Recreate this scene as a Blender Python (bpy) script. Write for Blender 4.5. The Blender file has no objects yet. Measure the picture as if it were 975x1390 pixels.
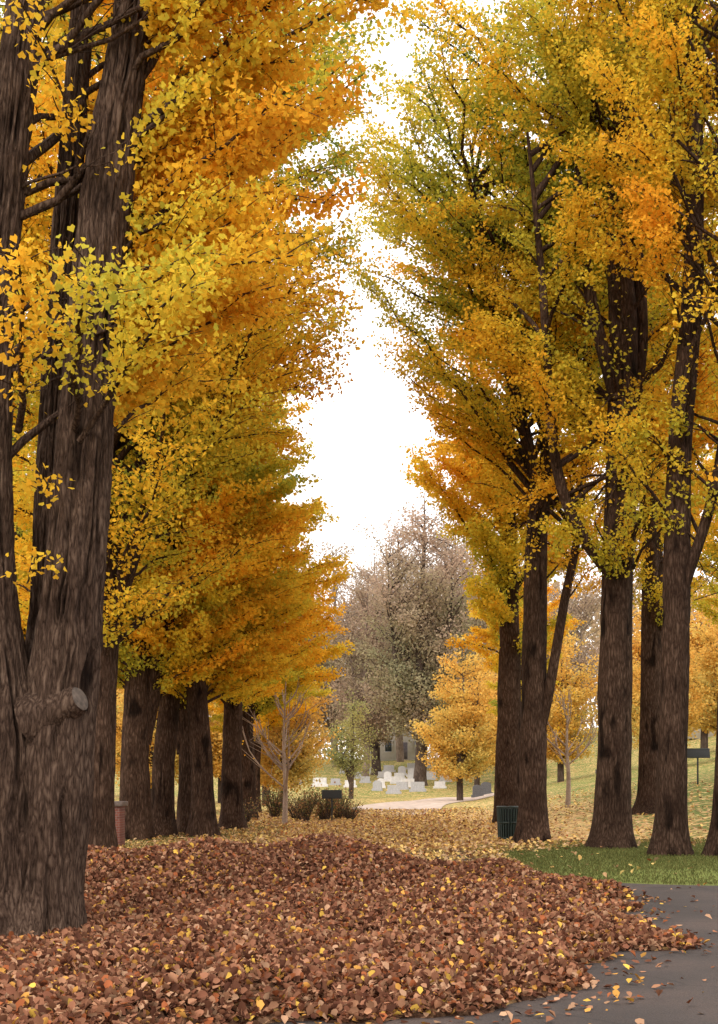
import bpy, math
import numpy as np
from math import radians, sin, cos, pi

scene = bpy.context.scene
COL = scene.collection
R = np.random.default_rng(11)

# ---------------------------------------------------------------- helpers
def sstep(a, b, x):
    t = np.clip((np.asarray(x, float) - a) / (b - a), 0, 1)
    return t * t * (3 - 2 * t)

_tab = np.random.default_rng(5).random((256, 256))
def vn(x, y, px=256):
    x = np.asarray(x, float); y = np.asarray(y, float)
    xi = np.floor(x).astype(int); yi = np.floor(y).astype(int)
    fx = x - xi; fy = y - yi
    fx = fx * fx * (3 - 2 * fx); fy = fy * fy * (3 - 2 * fy)
    a = _tab[xi % px, yi % 256]; b = _tab[(xi + 1) % px, yi % 256]
    c = _tab[xi % px, (yi + 1) % 256]; d = _tab[(xi + 1) % px, (yi + 1) % 256]
    return (a * (1 - fx) + b * fx) * (1 - fy) + (c * (1 - fx) + d * fx) * fy

def terrain(X, Y):
    X = np.asarray(X, float); Y = np.asarray(Y, float)
    st = 5.0 + np.clip(Y - 45, 0, 80) * 0.06
    z = np.minimum(np.maximum(0, X - st), 30) * 0.19 * sstep(27, 46, Y)
    z = z + sstep(100, 180, Y) * 4.0
    z = z + 0.10 * sstep(3.2, 5.0, X) * sstep(20.0, 21.5, Y)
    z = z + 0.8 * sstep(-9, -30, X) * sstep(20, 50, Y)
    return z

def pile(X, Y):
    X = np.asarray(X, float); Y = np.asarray(Y, float)
    n = vn(X * .55 + 20, Y * .45 + 9) ; n2 = vn(X * 1.5 + 60, Y * 1.2 + 40); n3 = vn(X * .9 + 33, Y * .6 + 71)
    edge = sstep(0.0, 1.3, 2.95 + .45 * sstep(14, 17, Y) - 1.0 * sstep(18.5, 22, Y) - X + (n2 - .5) * 1.0 + (n - .5) * .8)
    front = sstep(0, 1.1, Y - (11.2 - 2.6 * sstep(2.6, 0.6, X) - 2 * sstep(0, -2.2, X)) + (n2 - .5) * .9 )
    back = 1 - sstep(19.5, 23.5, Y + (n - .5) * 2)
    left = sstep(-8.5, -6.0, X)
    crest = 0.42 * np.exp(-((Y - 18.6) / 2.7) ** 2) * (1 - .78 * sstep(-0.2, 1.8, X)) + .10 * np.exp(-((Y-18.8)/1.3)**2 - ((X+.6)/.8)**2)
    m = edge * front * back * left * (1 - .88 * np.exp(-((X + 3.3) / 1.1) ** 2 - ((Y - 12.3) / 1.5) ** 2))
    return m * (0.10 + crest + .24 * (n - .35) + .13 * (n2 - .5) + .18 * (n3 - .5))

def link(ob, parent=None):
    COL.objects.link(ob)
    if parent is not None: ob.parent = parent
    return ob

def mesh_np(name, V, F, mat, col=None, smooth=False):
    V = np.asarray(V, np.float32); F = np.asarray(F, np.int32)
    me = bpy.data.meshes.new(name)
    k = F.shape[1]
    me.vertices.add(len(V)); me.vertices.foreach_set('co', V.ravel())
    me.loops.add(F.size); me.loops.foreach_set('vertex_index', F.ravel())
    me.polygons.add(len(F)); me.polygons.foreach_set('loop_start', np.arange(0, F.size, k, dtype=np.int32))
    if smooth: me.polygons.foreach_set('use_smooth', np.ones(len(F), bool))
    me.update(calc_edges=True)
    if col is not None:
        c = np.ones((len(F), 4), np.float32); c[:, :3] = col
        a = me.attributes.new('Col', 'FLOAT_COLOR', 'FACE'); a.data.foreach_set('color', c.ravel())
    me.materials.append(mat)
    return me

def obj(name, me, loc=(0, 0, 0), parent=None, rot=(0, 0, 0)):
    o = bpy.data.objects.new(name, me); o.location = loc; o.rotation_euler = rot
    return link(o, parent)

def tag(o, label, cat, group=None):
    o["label"] = label; o["category"] = cat
    if group: o["group"] = group

# ---------------------------------------------------------------- materials
def newmat(name):
    m = bpy.data.materials.new(name); m.use_nodes = True
    nt = m.node_tree; nt.nodes.clear()
    out = nt.nodes.new('ShaderNodeOutputMaterial')
    return m, nt, out
def N(nt, t, **kw):
    n = nt.nodes.new(t)
    for k, v in kw.items():
        if hasattr(n, k): setattr(n, k, v)
        else: n.inputs[k].default_value = v
    return n
def ramp(nt, fac, stops):
    n = nt.nodes.new('ShaderNodeValToRGB'); e = n.color_ramp.elements
    while len(e) < len(stops): e.new(0.5)
    for i, (p, c) in enumerate(stops):
        e[i].position = p; e[i].color = (*c, 1)
    nt.links.new(fac, n.inputs[0]); return n

def leaf_mat(name, trans=.42):
    m, nt, out = newmat(name); L = nt.links.new
    at = N(nt, 'ShaderNodeAttribute', attribute_name='Col')
    d = N(nt, 'ShaderNodeBsdfDiffuse'); t = N(nt, 'ShaderNodeBsdfTranslucent')
    mx = N(nt, 'ShaderNodeMixShader'); mx.inputs[0].default_value = trans
    L(at.outputs['Color'], d.inputs['Color']); L(at.outputs['Color'], t.inputs['Color'])
    L(d.outputs[0], mx.inputs[1]); L(t.outputs[0], mx.inputs[2])
    L(mx.outputs[0], out.inputs[0])
    return m
LEAF = leaf_mat('leaf_surface', .52); LITTER = leaf_mat('dry_leaf_surface', .12)

def bark_mat(name, c0, c1, c2, sc=1.0, bump=1.0, zs=3.4):
    m, nt, out = newmat(name); L = nt.links.new
    tc = N(nt, 'ShaderNodeTexCoord'); mp = N(nt, 'ShaderNodeMapping')
    mp.inputs['Scale'].default_value = (17 * sc, 17 * sc, zs * sc)
    L(tc.outputs['Object'], mp.inputs[0])
    nz = N(nt, 'ShaderNodeTexNoise'); nz.inputs['Scale'].default_value = .7; nz.inputs['Detail'].default_value = 5
    L(mp.outputs[0], nz.inputs['Vector'])
    add = N(nt, 'ShaderNodeMixRGB', blend_type='LINEAR_LIGHT'); add.inputs[0].default_value = 1.1
    L(mp.outputs[0], add.inputs[1]); L(nz.outputs['Color'], add.inputs[2])
    vo = N(nt, 'ShaderNodeTexVoronoi', feature='DISTANCE_TO_EDGE'); vo.inputs['Scale'].default_value = 1.0
    L(add.outputs[0], vo.inputs['Vector'])
    n2 = N(nt, 'ShaderNodeTexNoise'); n2.inputs['Scale'].default_value = 3; n2.inputs['Detail'].default_value = 7
    n2.inputs['Roughness'].default_value = .65
    L(mp.outputs[0], n2.inputs['Vector'])
    mul = N(nt, 'ShaderNodeMath', operation='MULTIPLY_ADD'); mul.inputs[1].default_value = .8
    L(n2.outputs[0], mul.inputs[0]); L(vo.outputs['Distance'], mul.inputs[2])
    r = ramp(nt, mul.outputs[0], [(0.30, c0), (0.55, c1), (0.9, c2)])
    n3 = N(nt, 'ShaderNodeTexNoise'); n3.inputs['Scale'].default_value = 1.3; n3.inputs['Detail'].default_value = 4
    L(tc.outputs['Object'], n3.inputs['Vector'])
    r3 = ramp(nt, n3.outputs[0], [(.3, (.55, .5, .46)), (.7, (1.15, 1.12, 1.05))])
    mm = N(nt, 'ShaderNodeMixRGB', blend_type='MULTIPLY'); mm.inputs[0].default_value = 1
    L(r.outputs[0], mm.inputs[1]); L(r3.outputs[0], mm.inputs[2])
    at = N(nt, 'ShaderNodeAttribute', attribute_name='ridge')
    ra = ramp(nt, at.outputs['Fac'], [(0, (.22, .19, .17)), (.55, (1.1, 1.08, 1.06))])
    m4 = N(nt, 'ShaderNodeMixRGB', blend_type='MULTIPLY'); m4.inputs[0].default_value = 1
    L(mm.outputs[0], m4.inputs[1]); L(ra.outputs[0], m4.inputs[2])
    b = N(nt, 'ShaderNodeBsdfPrincipled'); b.inputs['Roughness'].default_value = .95
    b.inputs['Specular IOR Level'].default_value = .1
    bp = N(nt, 'ShaderNodeBump'); bp.inputs['Strength'].default_value = bump; bp.inputs['Distance'].default_value = .04
    L(mul.outputs[0], bp.inputs['Height']); L(bp.outputs[0], b.inputs['Normal'])
    L(m4.outputs[0], b.inputs['Base Color']); L(b.outputs[0], out.inputs[0])
    return m
BARK = bark_mat('furrowed_bark', (.022, .012, .008), (.062, .038, .028), (.13, .087, .066))
BARKNEAR = bark_mat('deep_furrowed_bark', (.024, .014, .010), (.080, .053, .041), (.165, .118, .093), 1.3, .9, 3.2)
BARKFAR = bark_mat('haze_paled_bark', (.05, .037, .03), (.10, .078, .068), (.17, .135, .12), .6, .5)  # bark lightened, distance haze is put into the colour
HAZY = bark_mat('haze_tinted_twigs', (.17, .13, .11), (.24, .195, .17), (.32, .27, .24), .6, .3)  # paler still: haze over the bare far trees, painted as twig colour
BARKPALE = bark_mat('pale_bark', (.24, .18, .15), (.38, .31, .27), (.48, .41, .36), 2, .3)

def simple(name, c, rough=.8, nscale=20, var=.25, metal=0, bump=.2):
    m, nt, out = newmat(name); L = nt.links.new
    tc = N(nt, 'ShaderNodeTexCoord')
    nz = N(nt, 'ShaderNodeTexNoise'); nz.inputs['Scale'].default_value = nscale; nz.inputs['Detail'].default_value = 5
    L(tc.outputs['Object'], nz.inputs['Vector'])
    c = np.array(c)
    r = ramp(nt, nz.outputs[0], [(.3, tuple(c * (1 - var))), (.7, tuple(np.minimum(c * (1 + var), .95)))])
    b = N(nt, 'ShaderNodeBsdfPrincipled'); b.inputs['Roughness'].default_value = rough; b.inputs['Metallic'].default_value = metal
    bp = N(nt, 'ShaderNodeBump'); bp.inputs['Strength'].default_value = bump; bp.inputs['Distance'].default_value = .01
    L(nz.outputs[0], bp.inputs['Height']); L(bp.outputs[0], b.inputs['Normal'])
    L(r.outputs[0], b.inputs['Base Color']); L(b.outputs[0], out.inputs[0]); return m

def litter_nodes(nt, vec, scale, stops):
    L = nt.links.new
    vo = N(nt, 'ShaderNodeTexVoronoi'); vo.inputs['Scale'].default_value = scale
    L(vec, vo.inputs['Vector'])
    sp = N(nt, 'ShaderNodeSeparateColor'); L(vo.outputs['Color'], sp.inputs[0])
    r = ramp(nt, sp.outputs[0], stops)
    return vo, sp, r
BROWN = [(0, (.045, .022, .014)), (.3, (.11, .055, .032)), (.6, (.18, .095, .055)), (.85, (.25, .14, .08)), (1, (.35, .21, .07))]
GOLD = [(0, (.30, .15, .07)), (.3, (.50, .29, .12)), (.6, (.64, .42, .18)), (1, (.76, .57, .24))]

def ground_material():
    m, nt, out = newmat('ground_surface'); L = nt.links.new
    tc = N(nt, 'ShaderNodeTexCoord')
    vo, sp, r = litter_nodes(nt, tc.outputs['Object'], 9, GOLD)
    at = N(nt, 'ShaderNodeAttribute', attribute_name='cover')
    big = N(nt, 'ShaderNodeTexNoise'); big.inputs['Scale'].default_value = .5; big.inputs['Detail'].default_value = 5
    L(tc.outputs['Object'], big.inputs['Vector'])
    ma = N(nt, 'ShaderNodeMath', operation='MULTIPLY_ADD'); ma.inputs[1].default_value = 1.1; ma.inputs[2].default_value = -.55
    L(big.outputs[0], ma.inputs[0])
    ad = N(nt, 'ShaderNodeMath', operation='ADD'); L(ma.outputs[0], ad.inputs[0]); L(at.outputs['Fac'], ad.inputs[1])
    lt = N(nt, 'ShaderNodeMath', operation='LESS_THAN'); L(sp.outputs[1], lt.inputs[0]); L(ad.outputs[0], lt.inputs[1])
    gn = N(nt, 'ShaderNodeTexNoise'); gn.inputs['Scale'].default_value = 30; gn.inputs['Detail'].default_value = 6
    L(tc.outputs['Object'], gn.inputs['Vector'])
    g = ramp(nt, gn.outputs[0], [(.3, (.08, .105, .028)), (.55, (.18, .21, .055)), (.75, (.27, .28, .09))])
    mx = N(nt, 'ShaderNodeMixRGB'); L(lt.outputs[0], mx.inputs[0]); L(g.outputs[0], mx.inputs[1]); L(r.outputs[0], mx.inputs[2])
    b = N(nt, 'ShaderNodeBsdfPrincipled'); b.inputs['Roughness'].default_value = .95; b.inputs['Specular IOR Level'].default_value = .1
    bp = N(nt, 'ShaderNodeBump'); bp.inputs['Strength'].default_value = .6; bp.inputs['Distance'].default_value = .04
    L(vo.outputs['Distance'], bp.inputs['Height']); L(bp.outputs[0], b.inputs['Normal'])
    L(mx.outputs[0], b.inputs['Base Color']); L(b.outputs[0], out.inputs[0]); return m

def pile_material():
    m, nt, out = newmat('leaf_litter'); L = nt.links.new
    tc = N(nt, 'ShaderNodeTexCoord')
    vo, sp, r = litter_nodes(nt, tc.outputs['Object'], 18, BROWN)
    b = N(nt, 'ShaderNodeBsdfPrincipled'); b.inputs['Roughness'].default_value = .9; b.inputs['Specular IOR Level'].default_value = .1
    bp = N(nt, 'ShaderNodeBump'); bp.inputs['Strength'].default_value = 1; bp.inputs['Distance'].default_value = .06
    L(vo.outputs['Distance'], bp.inputs['Height']); L(bp.outputs[0], b.inputs['Normal'])
    L(r.outputs[0], b.inputs['Base Color']); L(b.outputs[0], out.inputs[0]); return m

def asphalt_material():
    m, nt, out = newmat('asphalt'); L = nt.links.new
    tc = N(nt, 'ShaderNodeTexCoord')
    n1 = N(nt, 'ShaderNodeTexNoise'); n1.inputs['Scale'].default_value = 90; n1.inputs['Detail'].default_value = 4
    n2 = N(nt, 'ShaderNodeTexNoise'); n2.inputs['Scale'].default_value = .9; n2.inputs['Detail'].default_value = 6
    L(tc.outputs['Object'], n1.inputs['Vector']); L(tc.outputs['Object'], n2.inputs['Vector'])
    r1 = ramp(nt, n1.outputs[0], [(.3, (.028, .021, .018)), (.7, (.068, .052, .046))])
    r2 = ramp(nt, n2.outputs[0], [(.3, (.6, .56, .55)), (.5, (.95, .9, .88)), (.7, (1.5, 1.3, 1.2))])
    mm = N(nt, 'ShaderNodeMixRGB', blend_type='MULTIPLY'); mm.inputs[0].default_value = 1
    L(r1.outputs[0], mm.inputs[1]); L(r2.outputs[0], mm.inputs[2])
    vo = N(nt, 'ShaderNodeTexVoronoi', feature='DISTANCE_TO_EDGE'); vo.inputs['Scale'].default_value = .7
    mpn = N(nt, 'ShaderNodeMixRGB', blend_type='LINEAR_LIGHT'); mpn.inputs[0].default_value = .15
    L(tc.outputs['Object'], mpn.inputs[1]); L(n2.outputs['Color'], mpn.inputs[2]); L(mpn.outputs[0], vo.inputs['Vector'])
    cr = ramp(nt, vo.outputs['Distance'], [(0, (.35, .33, .33)), (.012, (1, 1, 1))])
    m3 = N(nt, 'ShaderNodeMixRGB', blend_type='MULTIPLY'); m3.inputs[0].default_value = .8
    L(mm.outputs[0], m3.inputs[1]); L(cr.outputs[0], m3.inputs[2])
    b = N(nt, 'ShaderNodeBsdfPrincipled'); b.inputs['Roughness'].default_value = .85
    bp = N(nt, 'ShaderNodeBump'); bp.inputs['Strength'].default_value = .5; bp.inputs['Distance'].default_value = .01
    L(n1.outputs[0], bp.inputs['Height']); L(bp.outputs[0], b.inputs['Normal'])
    L(m3.outputs[0], b.inputs['Base Color']); L(b.outputs[0], out.inputs[0]); return m

# ---------------------------------------------------------------- leaf geometry
def unit(v): return v / np.maximum(np.linalg.norm(v, axis=-1, keepdims=True), 1e-9)
SH = {'fan': (np.array([[0, 0], [-.5, .52], [-.3, .86], [0, .74], [.3, .86], [.5, .52]]), [(0, 1, 2, 3), (0, 3, 4, 5)]),
      'dry': (np.array([[0, 0], [-.40, .35], [-.27, .78], [0, 1.0], [.27, .78], [.40, .35]]), [(0, 1, 2, 3), (0, 3, 4, 5)]),
      'quad': (np.array([[0, 0], [-.5, .6], [0, .84], [.5, .6]]), [(0, 1, 2, 3)])}
def leaves_geo(P, ax, nm, size, fold, kind):
    pts, fc = SH[kind]
    ax = unit(ax); b = unit(np.cross(nm, ax)); nn = np.cross(ax, b)
    k = len(pts); n = len(P)
    u = pts[:, 0]; v = pts[:, 1]
    size = np.asarray(size)[:, None, None]; fold = np.asarray(fold)[:, None, None]
    V = P[:, None, :] + size * (u[None, :, None] * b[:, None, :] + v[None, :, None] * ax[:, None, :]
        + fold * (np.abs(u)[None, :, None] + (v ** 2)[None, :, None] * .5) * nn[:, None, :])
    F = np.concatenate([np.array(f)[None, :] + (np.arange(n) * k)[:, None] for f in fc], 1).reshape(-1, 4)
    return V.reshape(-1, 3), F, len(fc)

# ---------------------------------------------------------------- tubes
class Buf:
    def __init__(s): s.V = []; s.F = []; s.A = []; s.n = 0
    def add(s, V, F, A=None):
        s.V.append(V); s.F.append(F + s.n); s.n += len(V); s.A.append(np.ones(len(V)) if A is None else A)
    def get(s): return np.concatenate(s.V), np.concatenate(s.F)
    def mesh(s, name, mat, smooth=True):
        v, f = s.get(); me = mesh_np(name, v, f, mat, smooth=smooth)
        a = me.attributes.new('ridge', 'FLOAT', 'POINT'); a.data.foreach_set('value', np.concatenate(s.A).astype(np.float32)); return me

def tube(buf, P, r, n=6, disp=None):
    P = np.asarray(P, float); r = np.asarray(r, float); m = len(P)
    T = unit(np.gradient(P, axis=0))
    ref = np.array([1., 0, 0]) if abs(T[0][0]) < .8 else np.array([0, 1., 0])
    A = unit(ref[None] - T * (T @ ref)[:, None]); B = np.cross(T, A)
    th = np.arange(n) * 2 * pi / n
    rr = np.repeat(r[:, None], n, 1); at = None
    if disp is not None: rr, at = disp(rr, th, P); at = (at + 0 * rr).ravel()
    V = P[:, None] + rr[..., None] * (np.cos(th)[None, :, None] * A[:, None] + np.sin(th)[None, :, None] * B[:, None])
    i = np.arange(m - 1)[:, None] * n; j = np.arange(n)[None]; j2 = (j + 1) % n
    F = np.stack([i + j, i + j2, i + n + j2, i + n + j], -1).reshape(-1, 4)
    buf.add(V.reshape(-1, 3), F, at)

def catmull(K, per):
    K = np.asarray(K, float); out = []
    Kp = np.vstack([2 * K[0] - K[1], K, 2 * K[-1] - K[-2]])
    for i in range(1, len(Kp) - 2):
        p0, p1, p2, p3 = Kp[i - 1:i + 3]
        n = max(2, int(np.linalg.norm(p2[:3] - p1[:3]) / per))
        t = (np.arange(n) / n)[:, None]
        out.append(.5 * (2 * p1 + (p2 - p0) * t + (2 * p0 - 5 * p1 + 4 * p2 - p3) * t ** 2 + (3 * p1 - p0 - 3 * p2 + p3) * t ** 3))
    out.append(K[-1:]); return np.concatenate(out)

def bark_disp(seed, amp, nr, flare=.5, fz=.38):
    def f(rr, th, P):
        z = P[:, 2][:, None]; t = th[None] / (2 * pi)
        w = vn(t * 6 + 0, z * .6 + seed, 6); w2 = vn(t * 14 + 0, z * 3 + seed, 14)
        x = t * nr + (w - .5) * 2.0 + (w2 - .5) * 1.3
        rid = 1 - np.abs(2 * vn(x, z * 1.5 + seed * 3, nr) - 1)
        rid = np.clip(rid * 1.5 - .15, 0, 1)
        rid2 = vn(t * nr * 2 + 0 * z, z * 5 + seed, nr * 2)
        lump = vn(t * 4 + 0 * z, z * .9 + seed * 7, 4) - .5
        lob = .5 + .5 * np.sin(th[None] * 5 + seed) * .7 + (vn(t * 7 + 0 * z, seed + 0 * z, 7) - .5)
        fl = flare * np.exp(-np.maximum(z, 0) / fz) * (.3 + .7 * np.clip(lob, 0, 1))
        return rr * (1 + .13 * lump + fl) + amp * (rid - .75) * np.minimum(1, rr / .2) + amp * .5 * (rid2 - .5) * np.minimum(1, rr / .2), rid
    return f

PAL = np.array([[.90, .45, .04], [.92, .56, .05], [.78, .62, .065], [.45, .46, .065], [.22, .30, .055]])
PALP = np.array([0, .3, .52, .76, 1.0])
def pal(g, P=PAL):
    g = np.clip(g, 0, 1)
    return np.stack([np.interp(g, PALP, P[:, i]) for i in range(3)], 1)

def tree_meshes(seed, stems, prof, nbr, nleaf, lsize, jit=.09, bias=.35, gfun=None, kind='quad', extra=(), nring=48, ringd=.12,
                amp=.02, bark=BARK, palette=PAL, e_rng=(15, 48), twm=3.2, tw=True, up=.12, tiplen=1.0, inner=.6, bright=1.0, droop=0.,
                azok=None, keep=None, xhi=None, xlo=None):
    g = np.random.default_rng(seed)
    buf = Buf(); dst = []
    for si, st in enumerate(stems):
        K = np.array(st, float)
        D = catmull(K, ringd); D[:, 3] = np.maximum(D[:, 3], .012)
        n = nring if K[:, 3].max() > .13 else 14
        tube(buf, D[:, :3], D[:, 3], n, bark_disp(seed + si, amp, max(8, int(n / (3.2 if n < 100 else 5.0))), .55 if K[0, 2] < .2 else 0.) if n > 14 else None)
        dst.append(D)
    pz = np.array([p[0] for p in prof]); pr = np.array([p[1] for p in prof])
    zz = np.linspace(pz[0], pz[-1], 200); w = np.interp(zz, pz, pr); w /= w.sum()
    jobs = []
    for i in range(nbr):
        zt = g.choice(zz, p=w) ; rm = np.interp(zt, pz, pr)
        r = rm * (1 - inner * g.random() ** 2) * (1 + .07 * g.standard_normal())
        az = i * 2.39996 + g.normal() * .4
        if azok is not None:
            while not azok(az, zt): az += g.uniform(.5, 2)
        e = radians(g.uniform(*e_rng))
        zs = max(zt - r * math.tan(e), pz[0] * .82)
        D = dst[g.integers(len(dst))] if zs > 3 else dst[0]
        D = D if D[-1, 2] > zs else dst[0]
        k = int(np.argmin(np.abs(D[:, 2] - zs))); sp = D[k, :3]
        ax0 = D[k, :2] * .6
        tip = np.array([ax0[0] + r * cos(az), ax0[1] + r * sin(az), zt])
        if xhi is not None: tip[0] = min(tip[0], np.interp(zt, *xhi) + g.normal() * .15)
        if xlo is not None: tip[0] = max(tip[0], np.interp(zt, *xlo) + g.normal() * .15)
        jobs.append((sp, tip, r / max(rm, .1), None))
    for (s, t, leafy) in extra: jobs.append((np.array(s, float), np.array(t, float), 1., leafy))
    S = []; E = []; Bv = []; Rr = []; X = []
    for sp, tip, rel, leafy in jobs:
        L = np.linalg.norm(tip - sp)
        if L < .15: continue
        c = sp + (tip - sp) * .5 + np.array([0, 0, up * L]) + g.normal(size=3) * .05 * L
        t = np.linspace(0, 1, 8)[:, None]
        P = (1 - t) ** 2 * sp + 2 * t * (1 - t) * c + t ** 2 * tip
        P[1:-1] += g.normal(size=(6, 3)) * .012 * L
        r0 = min(.012 + .011 * L, .11) * (leafy[0] if leafy else 1)
        tube(buf, P, np.linspace(r0, .006, 8), 5)
        if leafy and leafy[1] == 0: continue
        x = leafy[1] if leafy else 0
        ntw = max(3, int(L * twm)); bg = g.normal()
        for q in range(ntw):
            tt = .18 + .82 * (q + g.random()) / ntw
            f = tt * 7; a = min(int(f), 6); p0 = P[a] + (P[a + 1] - P[a]) * (f - a)
            d = P[a + 1] - P[a]; d = d / np.linalg.norm(d)
            an = (1 if q % 2 else -1) * radians(g.uniform(20, 65))
            dx = d[0] * cos(an) - d[1] * sin(an); dy = d[0] * sin(an) + d[1] * cos(an)
            v = np.array([dx, dy, d[2] * .6 + g.uniform(-.25, .3) - droop]); v /= np.linalg.norm(v)
            ln = ((.16 + .26 * g.random()) * L * (1 - .6 * tt) + .15) * tiplen
            p1 = p0 + v * ln
            if tw and ln > .3: tube(buf, np.array([p0, (p0 + p1) / 2 + [0, 0, .04 * ln], p1]), [.008, .006, .003], 3)
            S.append(p0); E.append(p1); Bv.append(bg); Rr.append(rel * (.4 + .6 * tt)); X.append(x)
        for a in range(2, 7): S.append(P[a]); E.append(P[a + 1]); Bv.append(bg); Rr.append(rel); X.append(x)
    S = np.array(S); E = np.array(E); Bv = np.array(Bv); Rr = np.array(Rr); X = np.array(X)
    ln = np.linalg.norm(E - S, axis=1); pw = ln * np.where(X > 0, X, 1); pw = pw / pw.sum()
    id = g.choice(len(S), nleaf, p=pw)
    nsp = np.maximum(1, (ln[id] / .09).astype(int))
    t = (np.floor(g.random(nleaf) * nsp) + .5) / nsp
    jj = g.normal(size=(nleaf, 3)) * jit * np.array([1, 1, .75])
    P = S[id] + (E[id] - S[id]) * t[:, None] + jj
    P[:, 2] -= .02
    if keep is not None:
        kk = (g.random(nleaf) < keep(P)) | (X[id] > 0)
        P = P[kk]; id = id[kk]; jj = jj[kk]; nleaf = len(P)
    ax = unit(jj) * .8 + g.normal(size=(nleaf, 3)) * .7 + np.array([0, 0, -.15])
    nm = g.normal(size=(nleaf, 3)) + np.array([0, 0, .9])
    sz = lsize * g.uniform(.65, 1.2, nleaf)
    V, F, k = leaves_geo(P, ax, nm, sz, g.uniform(-.1, .45, nleaf), kind)
    noise = np.sin(P[:, 0] * .9 + seed) * np.sin(P[:, 1] * .8 + seed * 2) + .8 * np.sin(P[:, 2] * .7 + P[:, 0] * .5 + seed * 3)
    gg = bias + .14 * noise + .11 * Bv[id] + .07 * g.normal(size=nleaf) + .24 * (1 - Rr[id])  # last term: crown shade put into the colour, inner leaves greener
    if gfun is not None: gg = gg + gfun(P)
    c = pal(gg, palette) * (g.uniform(.78, 1.05, nleaf))[:, None] * bright
    c = np.repeat(c, k, 0)
    return buf.mesh('trunk', bark), mesh_np('crown', V, F, LEAF, np.clip(c, 0, .95))

def place_tree(name, meshes, x, y, label, cat='tree', group=None, rot=0., s=1., z=None):
    e = bpy.data.objects.new(name, None); e.empty_display_size = .5
    e.location = (x, y, (float(terrain(x, y)) if z is None else z) - .03); e.rotation_euler = (0, 0, rot); e.scale = (s, s, s)
    link(e); tag(e, label, cat, group)
    a = obj('trunk', meshes[0], parent=e); b = obj('crown', meshes[1], parent=e)
    return e, a, b
def copy_tree(src, x, y, label, rot=0., s=1., z=None):
    e0, a0, b0 = src
    e = e0.copy(); COL.objects.link(e)
    e.location = (x, y, (float(terrain(x, y)) if z is None else z) - .03); e.rotation_euler = (0, 0, rot); e.scale = (s, s, s)
    e["label"] = label
    for p in (a0, b0):
        c = p.copy(); COL.objects.link(c); c.parent = e
    return e

GR = "ginkgo trees lining the avenue"
# ---- near left tree
def lx(px): return (px - 33) / 137.
stA = [
 [(lx(55), 0, -.15, .42), (lx(58), 0, .6, .38), (lx(70), 0, 1.6, .40), (lx(88), 0, 2.6, .34), (lx(106), 0, 4.0, .27), (lx(126), .05, 6.0, .25), (lx(148), .1, 7.8, .225), (lx(178), .15, 9.3, .18), (lx(200), .2, 12, .12), (lx(215), .2, 15.5, .03)],
 [(lx(5), -.05, -.15, .46), (lx(5), -.05, .8, .42), (lx(8), -.05, 1.9, .40), (lx(-2), -.08, 2.9, .28), (lx(-10), -.1, 4.2, .22), (lx(-4), -.1, 6.0, .19), (lx(18), -.1, 7.8, .18), (lx(40), -.1, 9.3, .16), (lx(60), -.1, 12, .11), (lx(70), 0, 14.5, .03)],
 [(lx(38), .1, -.15, .46), (lx(40), .12, 1.2, .42), (lx(46), .2, 2.1, .28), (lx(50), .4, 3.0, .18), (lx(54), .5, 4.5, .15), (lx(64), .6, 6.5, .13), (lx(90), .7, 9.3, .11), (lx(115), .7, 13, .04)],
]
exA = [((.55, -.2, 5.0), (1.25, -2.4, 5.75), (1, .55)), ((0, -.2, 5.0), (.65, -2.7, 5.75), (1, .55)),
       ((.6, -.2, 4.9), (1.9, -1.6, 6.0), (1, .8)),
       ((.3, -.28, 4.25), (.42, -.62, 4.5), (.5, .5)), ((.1, -.25, 3.5), (.28, -.65, 3.7), (.5, .45)),
       ((.6, -.2, 7.5), (.5, -.9, 7.9), (.6, .6)), ((.5, -.2, 8.0), (.2, -1.2, 8.7), (.6, .6)), ((.9, -.1, 5.9), (1.9, -1.2, 6.4), (.6, 1))]
def keepA(P):
    xs = .55 + .09 * (P[:, 2] - 4) + .25
    return np.where((P[:, 1] < .5) & (P[:, 0] < xs), .03, 1.)
mA = tree_meshes(3, stA, [(5.6, 1.4), (6.2, 2.3), (8, 2.8), (10, 3.1), (13, 2.6), (15.5, 1)], 95, 84000, .070, jit=.07, bias=.17, kind='fan',
                 extra=exA, nring=190, ringd=.045, amp=.06, twm=4.2, gfun=lambda P: .08 * sstep(7.6, 9.5, P[:, 2]) , keep=keepA, bark=BARKNEAR,
                 azok=lambda a, z: cos(a) > -.1 and not (sin(a) < -.25 and cos(a) < .85))
tA = place_tree('ginkgo_tree', mA, -3.32, 13.1, "thick grey-brown multi-stemmed ginkgo with golden leaves and a sawn limb", group=GR)
sb = Buf()
sc = np.array([lx(110), -.28, 2.36]); sd = unit(np.array([.86, -.36, .38]))
P = np.array([sc - sd * .46, sc - sd * .25, sc - sd * .05, sc + sd * .05, sc + sd * .08])
tube(sb, P, [.34, .24, .16, .14, .125], 40, lambda rr, th, P: (rr * (1 + .12 * (vn(th[None] / (2 * pi) * 9 + 0 * P[:, :1], P[:, 2:3] * 9, 9) - .5)), 1.))
st = obj('sawn_limb_stub', sb.mesh('sawn_limb_stub', BARKNEAR), parent=tA[0])
cf = Buf(); tube(cf, np.array([sc + sd * .075, sc + sd * .083, sc + sd * .0831]), [.122, .112, .001], 28)
v, f = cf.get(); cfo = obj('cut_wood_face', mesh_np('cut_wood_face', v, f, simple('cut_wood', (.085, .062, .047), nscale=18, var=.5)), parent=st)
cfo["label"] = "weathered brown sawn end of a removed limb"

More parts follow.
